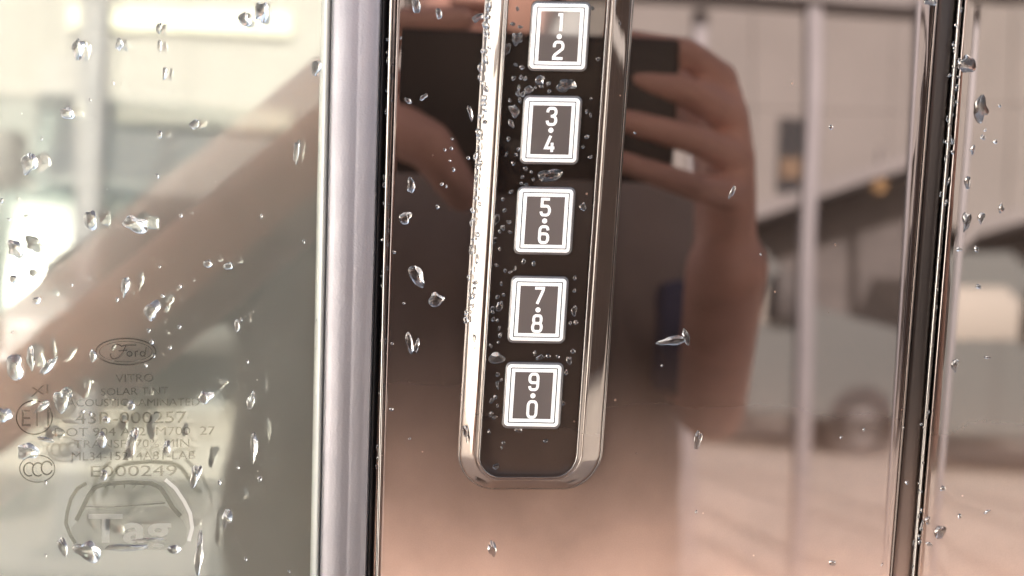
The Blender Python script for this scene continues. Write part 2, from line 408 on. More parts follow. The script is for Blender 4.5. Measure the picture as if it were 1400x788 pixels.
KEYS = [('1', '2', 764.6, 50, 37.6, 44.6), ('3', '4', 753.2, 178, 37.2, 43.8), ('5', '6', 744.6, 302, 36.9, 43.2), ('7', '8', 735.6, 423.6, 36.6, 42.7), ('9', '0', 728.6, 541, 36.9, 42.2)]
LBL = {'1': 'key marked 1 and 2', '3': 'key marked 3 and 4', '5': 'key marked 5 and 6', '7': 'key marked 7 and 8', '9': 'key marked 9 and 0'}
def ring(name, kc, w0, h0, r0, w1, h1, r1, z0, z1, m, parent, cham=0):
    A = rrect(-w0, -h0, w0, h0, max(r0, .01), 5); B = rrect(-w1, -h1, w1, h1, max(r1, .01), 5)
    k = len(A); vs = []
    layers = [(A, z0), ]
    if cham: layers += [(A, z1 - cham), (rrect(-w0 + 1.2, -h0 + 1.2, w0 - 1.2, h0 - 1.2, max(r0 - 1, .01), 5), z1)]
    else: layers += [(A, z1)]
    layers += [(B, z1), (B, z0)]
    for L, z in layers:
        for x, y in L: vs.append(kc(x, y, z))
    fs = []
    for j in range(len(layers) - 1):
        for i in range(k):
            q = (i + 1) % k; fs.append((j * k + i, j * k + q, (j + 1) * k + q, (j + 1) * k + i))
    return mesh(name, vs, fs, m, parent, auto=R(35))
def plate(name, kc, w, h, r, z0, z1, m, parent, cham=0.0, cpx=1.5):
    A = rrect(-w, -h, w, h, r, 6); k = len(A); vs = [kc(x, y, z0) for x, y in A]; L = 1
    if cham:
        for q in range(5):
            a = q / 4 * math.pi / 2
            ins = cpx * (1 - math.cos(a)); zz = z1 - cham + cham * math.sin(a)
            vs += [kc(x, y, zz) for x, y in rrect(-w + ins, -h + ins, w - ins, h - ins, max(r - ins, .4), 6)]; L += 1
    else:
        vs += [kc(x, y, z1) for x, y in A]; L += 1
    fs = []
    for j in range(L - 1):
        for i in range(k):
            q = (i + 1) % k; fs.append((j * k + i, j * k + q, (j + 1) * k + q, (j + 1) * k + i))
    fs.append(tuple(range((L - 1) * k, L * k)))
    return mesh(name, vs, fs, m, parent, auto=R(50))
for a, b, cu, cv, hw, hh in KEYS:
    def kc(x, y, h, cu=cu, cv=cv): return P(cu + x - .064 * y, cv + y + .018 * x, h)
    key = plate('key', kc, hw + 3.4, hh + 3.6, 8.5, .0007, .0021, m_clearlip, keypad, .0009, 3.0)
    key['label'] = LBL[a]
    ring('outer_frame', kc, hw, hh, 5.5, hw - 4.6, hh - 4.4, 1.6, .0020, .00252, m_white, key, .0002)
    plate('frame_gap', kc, hw - 4.0, hh - 3.8, 1.2, .0020, .00236, m_gap, key)
    ring('inner_frame', kc, hw - 6.1, hh - 5.8, .8, hw - 10.8, hh - 10.3, .3, .0022, .00246, m_white, key)
    plate('key_face', kc, hw - 10.6, hh - 10.1, .4, .0022, .00238, m_keyface, key)
    for ch, oy in ((a, -18.6), (b, 19.0)):
        sx, sy = (9.2 - 2.2) * hh / 44.6, (13.4 - 2.2) * hh / 44.6
        paths = [[(x * sx, y * sy + oy) for x, y in st] for st in DIG[ch]]
        dg = ribbon_px(paths, 3.8, kc, .00236, .00012, 'digit', m_white, key)
    k = 20
    vs = [kc(3.5 * math.cos(2 * math.pi * i / k), 3.5 * math.sin(2 * math.pi * i / k) + .3, .00249) for i in range(k)]
    vs += [kc(3.5 * math.cos(2 * math.pi * i / k), 3.5 * math.sin(2 * math.pi * i / k) + .3, .0023) for i in range(k)]
    mesh('dot', vs, [tuple(range(k))] + [(i, (i + 1) % k, k + (i + 1) % k, k + i) for i in range(k)], m_white, key, smooth=False)

# ================================================================= PRINT ON THE GLASS
PH = (GH + .03) / 1000
def gp(x, y, h=0): return P(x, y, PH + h)
def text(name, s, u, v, capw, caph, m, slope=0.0, sh=0.0, bold=0.0, label=None):
    """letters of s, spanning capw photo pixels from u, base line v, height caph"""
    cu = bpy.data.curves.new(name, 'FONT'); cu.body = s; cu.resolution_u = 3; cu.offset = bold
    o = bpy.data.objects.new(name, cu); COL.objects.link(o)
    bpy.context.view_layer.update()
    me = bpy.data.meshes.new_from_object(o.evaluated_get(bpy.context.evaluated_depsgraph_get()))
    bpy.data.objects.remove(o)
    xs = [w.co.x for w in me.vertices]; x0, x1 = min(xs), max(xs); ch = .70
    for w in me.vertices:
        x = (w.co.x - x0) / (x1 - x0) * capw; y = w.co.y / ch * caph
        w.co = gp(u + x + sh * y, v - y + slope * x)
    me.materials.clear(); me.materials.append(m)
    o = bpy.data.objects.new(name, me); COL.objects.link(o); o.parent = glass
    if label: o['label'] = label
    return o
text('print_line', 'VITRO', 158, 523, 52, 11, m_print, -.02, .0)
text('print_line', 'SOLAR TINT', 138, 541, 92, 10, m_print, -.02)
text('print_line', 'ACOUSTIC LAMINATED', 92, 556, 181, 10, m_print, -.008)
text('print_line', '43R-000257', 103, 580, 152, 16, m_print, -.012)
text('print_line', 'DOT 904 AS2  M700  27', 75, 597, 219, 11.5, m_print, -.012)
text('print_line', 'TRANSP. 70% MIN', 101, 613, 158, 11, m_print, -.012)
text('print_line', 'ML34-15214A81-LAB', 98, 630, 169, 11.5, m_print, -.012)
text('print_line', 'E000249', 124, 652, 118, 15, m_print, -.012)
text('print_line', '4 Y 1 7 2', 138, 668, 62, 5, m_print, -.012)
def ell(cx, cy, rx, ry, a0=0, a1=360, k=48):
    return [(cx + rx * math.cos(R(a0 + (a1 - a0) * i / k)), cy + ry * math.sin(R(a0 + (a1 - a0) * i / k))) for i in range(k + 1)]
ribbon_px([ell(47, 571, 24.5, 23)], 1.6, gp, 0, .00003, 'approval_ring', m_print, glass)
text('approval_mark', 'E11', 29.5, 583, 38, 23, m_print)
text('approval_mark', 'XI', 42, 543, 24, 13, m_print, -.2)
ribbon_px([ell(51, 641, 24, 18.5)], 1.4, gp, 0, .00003, 'certification_ring', m_print, glass)
ribbon_px([ell(40, 642, 7.5, 9, 60, 320, 20), ell(52, 642, 7.5, 9, 50, 310, 20), ell(64, 640, 7.5, 9, 20, 340, 24)], 2.0, gp, 0, .00003, 'certification_mark', m_print, glass)
# maker's oval with its script
ribbon_px([ell(172, 481, 41, 18)], 1.7, gp, 0, .00003, 'emblem_ring', m_print, glass)
ribbon_px([ell(172, 481, 36, 14)], .8, gp, 0, .00003, 'emblem_ring', m_print, glass)
ribbon_px([arc(160, 476, 7, 5, 120, 330) + [(172, 472), (186, 472)], [(172, 473), (168, 482), (162, 489)] + arc(156, 486, 5, 5, 60, 210), [(162, 480), (174, 479)],
           ell(177, 484, 3.4, 3.2, 0, 360, 16), [(185, 488), (185, 481), (189, 480)], ell(195, 484, 3.2, 3.2, 0, 360, 16), [(198, 488), (200, 474)]], 1.5, gp, 0, .00003, 'emblem_script', m_print, glass)
# car-shaped tag decal low on the glass
ribbon_px([[(104, 712), (113, 695), (121, 678), (129, 667), (143, 662), (175, 659.5), (206, 661), (219, 667), (228, 680), (236, 694), (247, 706)]], 6, gp, 0, .00003, 'decal_roof', m_print2, glass)
ribbon_px([[(117, 693), (150, 693.5), (180, 691.5), (226, 688)]], 1.6, gp, 0, .00003, 'decal_line', m_print2, glass)
ribbon_px([[(118, 661), (106, 668), (97, 682), (92, 700), (90, 716), (96, 732), (103, 743)]], 5, gp, 0, .00003, 'decal_side', m_print2, glass)
ribbon_px([[(226, 656), (240, 668), (252, 686), (260, 702), (263, 722), (258, 740)]], 5, gp, 0, .00003, 'decal_side', m_print3, glass)
vs = [gp(x, y, .00002) for x, y in [(106, 712), (119, 696), (226, 692), (246, 706), (256, 724), (254, 744), (240, 752), (112, 752), (99, 740), (97, 722)]]
mesh('decal_body', vs, [tuple(range(10))], etched('decal_fill', (.84, .84, .82), (.4, .4, .37), .10), glass, smooth=False)
text('decal_letter', 'Tag', 121, 741, 113, 38, m_print3, 0, 0, .02)

# ================================================================= WATER
def dome(name, u, v, ru, rv, ang, hgt, base_h, wob=.12, seed=0, tail=0.0, m=None, seg=18, rings=5):
    rnd = random.Random(seed); vs = []; fs = []
    ph = [rnd.uniform(0, 6.28) for _ in range(4)]; am = [rnd.uniform(.3, 1) * wob / (i + 1) ** .5 for i in range(4)]
    lean = (rnd.uniform(-.12, .12), rnd.uniform(.0, .25))
    ca, sa = math.cos(ang), math.sin(ang)
    for j in range(rings):
        s = math.cos(j / rings * math.pi / 2 * .97) ** .9
        for i in range(seg):
            a = 2 * math.pi * i / seg
            w = 1 + sum(am[q] * math.sin((q + 2) * a + ph[q]) for q in range(4))
            x = ru * s * w * math.cos(a); y = rv * s * w * math.sin(a)
            if tail: x *= 1 - tail * (math.sin(a) * .5 * s + .0)
            zz = hgt * math.sin(j / rings * math.pi / 2) ** .85 * (1 + .08 * math.sin(3 * a + ph[0]) * s)
            x += lean[0] * ru * zz / hgt; y += lean[1] * rv * zz / hgt
            X = x * ca - y * sa; Y = x * sa + y * ca
            vs.append(P(u + X, v + Y, base_h + zz))
        if j == 0:
            pass
    top = len(vs); vs.append(P(u + lean[0] * ru * ca, v + lean[1] * rv, base_h + hgt))
    for j in range(rings - 1):
        for i in range(seg):
            k = (i + 1) % seg
            fs.append((j * seg + i, j * seg + k, (j + 1) * seg + k, (j + 1) * seg + i))
    for i in range(seg): fs.append(((rings - 1) * seg + i, (rings - 1) * seg + (i + 1) % seg, top))
    fs.append(tuple(range(seg - 1, -1, -1)))
    # origin at the drop itself
    c = P(u, v, base_h); vs = [x - c for x in vs]
    o = mesh(name, vs, fs, m or m_water, None)
    bpy_m = M @ Matrix.Translation(c); o.matrix_world = bpy_m
    return o
DC = [0]
def drop(u, v, ru, rv, ang=0, h=None, base='pillar', label=None, group=None, wob=.14, tail=0., seed=None):
    DC[0] += 1
    bh = {'pillar': .00003, 'glass': (GH + .06) / 1000, 'face': .00093, 'bezel': .0024, 'edge': -.0006, 'rear': None, 'redge': -.0004, 'seal': -.0029}[base]
    if bh is None: bh = -.00005 + max(0, (u - 1332 + (v * 64 / 788))) / 4900 * math.tan(R(6.3)) + .00003
    hh = (h * .6) if h else min(ru, rv) / 4900 * .30
    o = dome('water_drop', u, v, ru, rv, R(ang), hh, bh, wob, seed if seed is not None else DC[0], tail, seg=(28 if ru + rv > 7 else 14), rings=(7 if ru + rv > 7 else 4))
    tag(o, label, 'water drop', group); return o
def beads(name, items, label):
    """hundreds of pinhead beads too small to pick apart: one object"""
    obs = []
    for it in items: obs.append(drop(*it[0], **it[1]))
    bm = bmesh.new()
    for o in obs:
        me_ = o.data.copy(); me_.transform(M.inverted() @ o.matrix_world); bm.from_mesh(me_)
        bpy.data.objects.remove(o)
    o = bmobj(name, bm, m_water, None, smooth=True); o.matrix_world = M
    o['kind'] = 'stuff'; o['label'] = label
    return o
def region(what, where): return dict(label='tiny bead on the %s, %s' % (what, where), group='tiny beads on the %s, %s' % (what, where))
G_GL = 'water drops on the window glass'; G_PL = 'water drops on the black pillar'; G_KP = 'water drops on the keypad'; G_RE = 'water drops on the rear door'; G_SE = 'water beads along the trim seams'
# --- window glass: the drops that can be told apart
for d in [
 (358, 17, 9, 15, 10, 'largest ragged drop at the top of the window glass'), (334, 27, 8.5, 9, 0, 'round drop just left of the ragged top drop on the glass'),
 (107, 68, 7, 17, 3, 'long dark dribble high on the left of the window glass'), (163, 61, 5, 9, 5, 'small oval drop right of the long dribble near the top of the glass'),
 (217, 39, 4, 7, 0, 'tiny pointed drop at the top middle of the glass'), (218, 63, 3.5, 8, 0, 'thin faint drop under the tiny pointed one on the glass'),
 (225, 101, 3, 10, 5, 'thin upright streak of water in the cream reflection'), (92, 155, 10, 8, 20, 'knobbly drop left of the grey reflected post'),
 (40, 223, 11, 14, 10, 'big faceted drop at the left, above the ragged left-edge pair'), (218, 184, 4, 5, -20, 'small bright drop on the reflected windscreen'),
 (266, 170, 7, 6, -20, 'bright curled drop right of the reflected windscreen'), (405, 208, 4, 16, 4, 'long thin streak near the trim on the glass'),
 (124, 302, 8, 15, -12, 'tall curved drop over the blue patch on the glass'), (186, 307, 17, 11, 12, 'wide crescent drop above the reflected forearm'),
 (21, 340, 11, 11, 0, 'round dark drop at the left edge of the glass'), (19, 382, 6, 6, 20, 'small heart-shaped drop under the round left drop'),
 (50, 411, 6, 5, 20, 'small drop at the edge of the reflected forearm'), (171, 392, 5, 15, 12, 'forked dribble on the reflected forearm'),
 (208, 424, 10, 13, 25, 'large oval drop in the middle of the reflected forearm'), (284, 361, 6, 5, -20, 'left of two small tilted drops under the wrist'),
 (312, 364, 6, 5, -20, 'right of two small tilted drops under the wrist'), (324, 446, 3.5, 9, 5, 'slim drop at the edge of the reflected shirt'),
 (20, 503, 12, 17, 5, 'big bright drop above the round approval mark'), (42, 490, 6, 15, -5, 'narrow T-shaped drop beside the big bright drop'),
 (66, 501, 5, 17, 38, 'thin slanting dribble above the letters of the glass print'), (127, 487, 5, 8, 0, 'sparkling drop on the left tip of the emblem oval'),
 (84, 548, 11, 16, 5, 'broad fan-shaped drop right of the round approval mark'), (92, 537, 8, 6, 35, 'small bright blob on top of the fan-shaped drop'),
 (5, 568, 11, 10, 20, 'dark drop cut by the left picture edge'), (38, 617, 15, 11, 18, 'dark teardrop between the two round glass marks'),
 (145, 574, 5.5, 4.5, 0, 'small dark drop over the number in the glass print'), (179, 555, 5, 7, 20, 'small dark drop above the number in the glass print'),
 (281, 543, 9, 9, 30, 'dark round drop at the right end of the glass print'), (139, 602, 8, 9, -35, 'dark triangular drop in the glass print'),
 (180, 606, 7, 20, 6, 'long dark funnel-shaped drop in the glass print'), (228, 612, 4.5, 11, 3, 'narrow dark drop at the right of the glass print'),
 (142, 650, 5, 7, 0, 'small dark oval drop above the car decal'), (267, 651, 7, 15, 12, 'curved dribble right of the glass print'),
 (347, 612, 4, 24, 3, 'long thin streak low on the right of the glass'), (343, 549, 5, 12, 5, 'bright forked drop above the long thin streak'),
 (310, 708, 6, 13, 8, 'upright drop right of the car decal'), (272, 760, 6, 26, 3, 'long dribble at the right foot of the car decal'),
 (121, 754, 17, 14, 0, 'broad hanging drop at the lower left of the car decal'), (86, 748, 6, 14, -22, 'slanting pair of dribbles left of the car decal'),
 (238, 751, 9, 6, 0, 'flat drop at the lower right of the car decal'), (173, 749, 32, 4.5, -2, 'long flat pool of water along the foot of the car decal'),
 (432, 93, 6, 12, 5, 'faint drop against the trim near the top of the glass'), (434, 455, 4, 20, 0, 'clear dribble against the trim in the middle of the glass'),
 (204, 738, 22, 2.2, -3, 'thin wet line above the foot of the car decal'), (440, 232, 3, 5, 0, 'tiny drop against the trim beside the wrist'),
 (58, 556, 4, 13, 52, 'slanting streak between the approval mark and its letters'), (62, 601, 12, 3, 8, 'flat bright streak under the round approval mark'),
]:
    u, v, a, b, an, lb = d
    drop(u, v, a, b, an, base='glass', label=lb, group=G_GL, wob=.22 if b > 8 else .14, tail=.35 if b > a * 1.3 else 0, h=min(a, b) / 4900 * .50)
for i, (u, v) in enumerate([(57, 190), (155, 114), (123, 137), (98, 390), (215, 241), (357, 296), (247, 295), (415, 331), (218, 365), (222, 405), (232, 476), (228, 421), (245, 447), (203, 452), (207, 468), (210, 487), (199, 500),
        (330, 437), (338, 495), (123, 566), (113, 563), (62, 660), (355, 655), (325, 640), (300, 660), (336, 765), (395, 782), (62, 760), (16, 455), (12, 300), (2, 275), (246, 392), (160, 410)]):
    drop(u, v, random.uniform(1.6, 3.2), random.uniform(1.8, 4), random.uniform(-20, 20), base='glass', **region('window glass', 'above the reflected arm' if v < 330 - .3 * u else ('on the reflected arm' if v < 500 else ('among the glass print' if u < 300 else 'right of the car decal'))))
# --- pillar, left of the keypad
for u, v, a, b, an, lb in [
 (569, 8, 6, 10, -5, 'drop at the top of the pillar beside the trim'), (600, 19, 4, 8, -5, 'slim drop on the pillar above the reflected phone'),
 (653, 24, 8, 5, -20, 'dark tilted drop touching the keypad edge at the top'), (558, 138, 5, 3.5, 20, 'small tilted drop on the reflected phone, left one'),
 (579, 133, 6, 3, -40, 'small tilted drop on the reflected phone, right one'), (562, 254, 5, 11, 8, 'narrow drop beside the reflected fingers'),
 (554, 298, 7.5, 9, 0, 'round drop left of the keypad at mid height'), (570, 378, 9, 16, -22, 'large slanted oval drop on the black pillar'),
 (596, 410, 10.5, 9, -10, 'large round drop under the slanted oval drop on the pillar'), (560, 469, 5, 13, -12, 'forked drop on the lower black pillar'),
 (570, 473, 2.6, 11, 8, 'thin streak beside the forked drop on the pillar'), (673, 750, 5, 12, -5, 'lone drop near the bottom of the pillar under the keypad'),
 (920, 466, 19, 6.5, -6, 'wide bird-shaped drop on the pillar beside the forearm'), (938, 461, 4, 12, -20, 'short arm of the bird-shaped drop on the pillar'),
 (954, 602, 4.5, 14, 14, 'bent dribble low on the reflected forearm'), (1001, 263, 3, 9, 22, 'slim dark streak on the reflected hand'),
 (1136, 174, 2.5, 4, 0, 'tiny dark bead on the cream wall reflection'), (1138, 770, 5, 3.5, 0, 'flat bead near the bottom right of the pillar'),
 (1272, 2, 9, 5, 0, 'dark clump of water at the top right corner of the pillar'), (643, 155, 3, 10, -12, 'faint streak between phone reflection and keypad'),
]:
    drop(u, v, a, b, an, label=lb, group=G_PL, wob=.18, tail=.3 if b > a * 1.4 else 0)
for u, v in [(548, 52), (618, 190), (617, 203), (615, 220), (608, 205), (620, 232), (604, 252), (640, 216), (610, 255), (598, 283), (539, 345), (552, 415), (536, 470), (1040, 348), (1206, 772), (870, 620), (905, 500), (868, 182), (1240, 660),
             (1235, 585), (1150, 598), (1181, 588), (535, 560), (560, 600), (630, 540), (952, 700)]:
    drop(u, v, random.uniform(1.2, 3), random.uniform(1.4, 3), **region('black pillar', ('right of the keypad' if u > 800 else ('beside the reflected thumb' if v < 330 else 'low beside the trim'))))
# --- keypad face
KB = 'face'
for u, v, a, b, an, lb in [
 (707, 53, 7.5, 8.5, 0, 'large round drop left of the top key'), (692, 66, 6, 7, 0, 'drop on the bezel lip left of the top key'),
 (774, 117, 13, 8.5, 0, 'big flat drop between the first and second keys'), (738, 110, 7, 6, 0, 'medium drop left of the big drop between the first two keys'),
 (723, 123, 6, 5.5, 20, 'medium drop above the left corner of the second key'), (703, 152, 6.5, 9, -10, 'oval drop left of the second key'),
 (752, 240, 15, 9.5, -12, 'big angular drop between the second and third keys'), (699, 169, 3.5, 6, -15, 'slim drop below the oval one left of the second key'),
 (679, 490, 12, 7, 0, 'wide drop above left of the bottom key'), (683, 419, 5, 7, 5, 'tall drop left of the fourth key'),
 (785, 425, 4, 7, 3, 'oval drop right of the fourth key'), (797, 283, 5, 5, 0, 'bright drop right of the third key'),
 (679, 300, 4, 7, 0, 'curled drop on the bezel left of the third key'), (738, 489, 6, 3, -25, 'flat tilted drop above the bottom key'),
 (778, 493, 3.5, 6, 5, 'small upright drop above right of the bottom key'), (709, 588, 5.5, 3.2, 30, 'flat drop below left of the bottom key'),
 (678, 638, 4, 4, 0, 'round drop near the lower left of the keypad face'), (777, 655, 7, 6.5, 0, 'round drop sitting in the lower right corner of the bezel'),
 (660, 655, 11, 5.5, 10, 'clear drop sitting in the lower left corner of the bezel'), (808, 519, 5, 10, 15, 'drop on the right side of the bezel'),
 (765, 222, 0, 0, 0, ''), ]:
    if a: drop(u, v, a, b, an, base='bezel' if ('bezel' in lb) else KB, label=lb, group=G_KP, wob=.18)
rk = random.Random(3)
small = [(708, 12), (712, 38), (700, 33), (703, 107), (712, 107), (719, 107), (709, 119), (731, 119), (739, 119), (750, 115), (708, 127), (716, 128), (713, 93), (706, 88),
         (751, 126), (698, 137), (710, 136), (809, 135), (807, 158), (801, 152), (802, 187), (807, 215), (796, 201), (695, 191), (708, 204), (692, 212), (706, 212), (702, 224),
         (718, 232), (727, 235), (714, 243), (729, 245), (712, 251), (720, 252), (698, 262), (688, 272), (690, 288), (695, 303), (687, 312), (683, 317), (697, 318), (676, 328), (684, 340),
         (716, 358), (730, 360), (673, 350), (678, 362), (690, 371), (698, 372), (705, 368), (686, 388), (688, 403), (681, 406), (674, 422), (673, 427), (674, 437), (680, 438), (665, 443),
         (683, 449), (683, 458), (682, 468), (672, 474), (732, 482), (749, 486), (762, 488), (785, 381), (786, 398), (780, 442), (788, 441), (784, 480), (802, 55), (817, 80), (811, 12),
         (681, 512), (680, 523), (686, 520), (681, 528), (672, 548), (677, 543), (679, 555), (676, 570), (672, 567), (689, 605), (747, 604), (686, 612), (774, 510), (770, 552), (668, 590)]
for u, v in small:
    kq = min(KEYS, key=lambda q: abs(q[3] - v)); sd_ = 'left of' if u < kq[2] - 36 else ('right of' if u > kq[2] + 36 else ('above' if v < kq[3] else 'below'))
    lb = 'small bead of water %s the key marked %s and %s' % (sd_, kq[0], kq[1])
    drop(u + rk.uniform(-1, 1), v + rk.uniform(-1, 1), rk.uniform(1.6, 3.6), rk.uniform(1.8, 4.0), rk.uniform(-30, 30), base=KB, wob=.2,
         label=lb, group='small beads ' + lb[20:])
# along the left ridge of the bezel
for k in range(46):
    v = 4 + k * 9.8 + rk.uniform(-4, 4)
    if v > 440 and rk.random() < .6: continue
    u = 664 - .060 * v + rk.choice([-1.5, 1, 2, 4, 8]) + rk.uniform(-1, 1)
    drop(u, v, rk.uniform(1.6, 3.6), rk.uniform(2.2, 7.5), rk.uniform(-15, 15), base='bezel', h=.0006, **region('left bezel ridge', 'level with key %s and %s' % min(KEYS, key=lambda q: abs(q[3] - v))[:2]))
for u, v, s in [(649, 462, 3), (651, 477, 3), (656, 535, 4), (654, 556, 4), (637, 590, 5), (641, 600, 4), (846, 30, 3), (832, 140, 3), (812, 380, 3)]:
    drop(u, v, s, s * 1.7, rk.uniform(-20, 20), base='bezel', h=.0007, **region('keypad bezel', ('on its right side' if u > 780 else 'low on its left side')))
# along the pillar's left edge
BL = []
for k in range(64):
    v = rk.random() ** 1.15 * 640
    u = 536 - .025 * v + rk.choice([-4, -1.5, 0, 3, 7]) + rk.uniform(-1, 1)
    BL.append(((u, v, rk.uniform(1.3, 3.2), rk.uniform(1.8, 5.5), rk.uniform(-10, 10)), dict(base='edge', h=.0007)))
beads('water_beads', BL, 'row of pinhead water beads along the bright left edge of the black pillar')
BL = []
for k in range(70):
    v = rk.choice([rk.uniform(10, 480), rk.uniform(30, 330), rk.uniform(560, 788)])
    u = 1313 - .080 * v + rk.choice([-6, -2, 0, 2, 5]) + rk.uniform(-1.5, 1.5)
    BL.append(((u, v, rk.uniform(1.0, 2.6), rk.uniform(1.3, 4.5), rk.uniform(-10, 10)), dict(base='redge', h=.0006)))
beads('water_beads', BL, 'row of pinhead water beads along the bright edge of the rear door')
for u, v, a, b, an, lb in [
 (1323, 88, 11, 12.5, 10, 'large round drop at the top of the rear door edge'), (1341, 149, 10, 16, -5, 'large square-shouldered drop on the rear door'),
 (1369, 285, 3, 7, 0, 'slim drop on the dark window reflection of the rear door'), (1323, 250, 4, 9, 5, 'tapered drop beside the rear door edge'),
 (1330, 205, 3, 6, 0, 'small oval drop above the tapered one on the rear door'), (1322, 303, 4.5, 15, 12, 'long slanting streak low beside the rear door edge'),
 (1342, 298, 4, 8, 5, 'short drop right of the long slanting streak'), (1344, 188, 3.5, 3.5, 0, 'small round bead under the square-shouldered drop'),
 (1361, 194, 3, 3, 0, 'small round bead right of the others on the rear door'), (1347, 178, 2, 2, 0, 'very small bead near the square-shouldered drop'),
 (1367, 145, 2, 2, 0, 'very small bead right of the square-shouldered drop'), (1311, 341, 4, 3, 20, 'flat bead at the lower end of the beads on the rear edge'),
 (1335, 341, 2.5, 5, -15, 'slim bead right of the flat bead on the rear door'), (1306, 499, 4, 9, 15, 'dark smear beside the rear door edge at mid height'),
 (1285, 728, 7, 10, -10, 'dark ragged drop low on the rear door'), (1312, 706, 3, 3, 0, 'sparkling round bead low on the rear door'),
 (1289, 668, 3, 4, 0, 'dark bead above the sparkling bead'), (1350, 700, 5, 2, -15, 'thin flat drop right of the sparkling bead'),
 (1338, 392, 4, 3, 10, 'dark bead over the reflected mirror'), (1268, 712, 3, 6, -20, 'slim dark bead by the rear door edge near the bottom'),
 (1270, 744, 4, 3, 25, 'flat dark bead by the rear door edge near the bottom'), (1350, 489, 4, 2, 0, 'bright flat bead on the reflected van')]:
    drop(u, v, a, b, an, base='rear', label=lb, group=G_RE, wob=.26, tail=.3 if b > a * 1.6 else 0)
BL = []
for k in range(26):
    v = rk.uniform(10, 560); u = 1296 - .082 * v + rk.uniform(-8, 8)
    BL.append(((u, v, rk.uniform(.8, 1.6), rk.uniform(.9, 2), 0), dict(base='seal')))
beads('water_beads', BL, 'sprinkle of pinhead water beads on the dark seal between the doors')

# ================================================================= THE PHOTOGRAPHER (seen in the gloss)
def sdf_body(name, segs, voxel, m, parent=None, smooth_it=4):
    """tapered capsules (p0,p1,r0,r1[,flat]) fused into one continuous surface"""
    bm = bmesh.new()
    for s in segs:
        p0, p1, r0, r1 = Vector(s[0]), Vector(s[1]), s[2], s[3]
        sc_ = Vector(s[4]) if len(s) > 4 else Vector((1, 1, 1))
        vs0 = set(bm.verts)
        for p, r in ((p0, r0), (p1, r1)):
            bmesh.ops.create_icosphere(bm, subdivisions=3, radius=r, matrix=Matrix.Translation(p))
        if (p1 - p0).length > 1e-4: cyl(bm, p0, p1, r0, r1, 24)
        if len(s) > 4:
            c = (p0 + p1) / 2
            for v in set(bm.verts) - vs0:
                d = v.co - c; v.co = c + Vector((d.x * sc_.x, d.y * sc_.y, d.z * sc_.z))
    me = bpy.data.meshes.new(name); bm.to_mesh(me); bm.free()
    o = bpy.data.objects.new(name, me); COL.objects.link(o)
    md = o.modifiers.new('r', 'REMESH'); md.mode = 'VOXEL'; md.voxel_size = voxel
    ms = o.modifiers.new('s', 'SMOOTH'); ms.iterations = smooth_it; ms.factor = .6
    bpy.context.view_layer.update()
    me2 = bpy.data.meshes.new_from_object(o.evaluated_get(bpy.context.evaluated_depsgraph_get()))
    bpy.data.objects.remove(o); me2.name = name
    me2.polygons.foreach_set('use_smooth', [True] * len(me2.polygons))
    me2.materials.clear(); me2.materials.append(m)
    o = bpy.data.objects.new(name, me2); COL.objects.link(o)
    if parent: o.parent = parent
    return o
m_skin = mat('skin', (.72, .42, .34), .5, var=(40, .10), bump=(300, .2, .0008))
m_shirt = mat('olive_grey_shirt', (.19, .155, .14), .9, var=(14, .12), bump=(40, .5, .004))
m_short = mat('tan_shorts', (.56, .40, .30), .9, var=(10, .1), bump=(30, .4, .004))
m_hair = mat('brown_hair', (.05, .03, .02), .6, bump=(200, .6, .003))
m_shoe = mat('dark_shoes', (.05, .05, .05), .6)
Y = .66
hd = W(662, -40, .66)
shL, shR = W(395, 330, Y), W(864, 305, Y)
chest = (shL + shR) / 2
neck = Vector((hd.x, hd.y, (hd.z + chest.z) / 2 + .02))
hipz = chest.z - .50
pel = Vector((chest.x, -Y - .02, hipz))
elL, wrL = Wg(-40, 560, .52), W(468, 205, .315)
elR, wrR = W(972, 560, .53), W(994, 366, .315)
S = []
S += [(hd + Vector((0, 0, .02)), hd + Vector((0, .01, -.045)), .083, .062, (1, 1.12, 1.12))]
S += [(hd + Vector((0, .088, -.01)), hd + Vector((0, .108, -.035)), .008, .014)]          # nose
S += [(hd + Vector((sx * .08, 0, .015)), hd + Vector((sx * .084, 0, -.02)), .014, .01) for sx in (-1, 1)]  # ears
S += [(hd + Vector((-.02, .088, -.062)), hd + Vector((.02, .088, -.062)), .009, .009), (hd + Vector((0, .06, -.105)), hd + Vector((0, .05, -.10)), .022, .03)]
S += [(hd + Vector((0, -.01, -.07)), neck - Vector((0, 0, .09)), .056, .065)]
S += [(chest + Vector((-.15, 0, -.04)), chest + Vector((.15, 0, -.04)), .085, .085), (shL, chest, .055, .08), (shR, chest, .055, .08)]
S += [(chest + Vector((sx * .07, 0, -.05)), pel + Vector((sx * .07, 0, 0)), .105, .105) for sx in (-1, 1)]
for sx in (-1, 1):
    hp = pel + Vector((sx * .09, 0, -.05)); kn = Vector((hp.x + sx * .02, hp.y + .02, .50)); an = Vector((kn.x, kn.y - .05, .09))
    S += [(hp, kn, .085, .055), (kn, an, .055, .038), (an, an + Vector((0, .16, -.055)), .04, .03)]
S += [(shL, elL, .052, .043), (elL, wrL, .045, .031), (shR, elR, .046, .0275), (elR, wrR, .0275, .0245)]
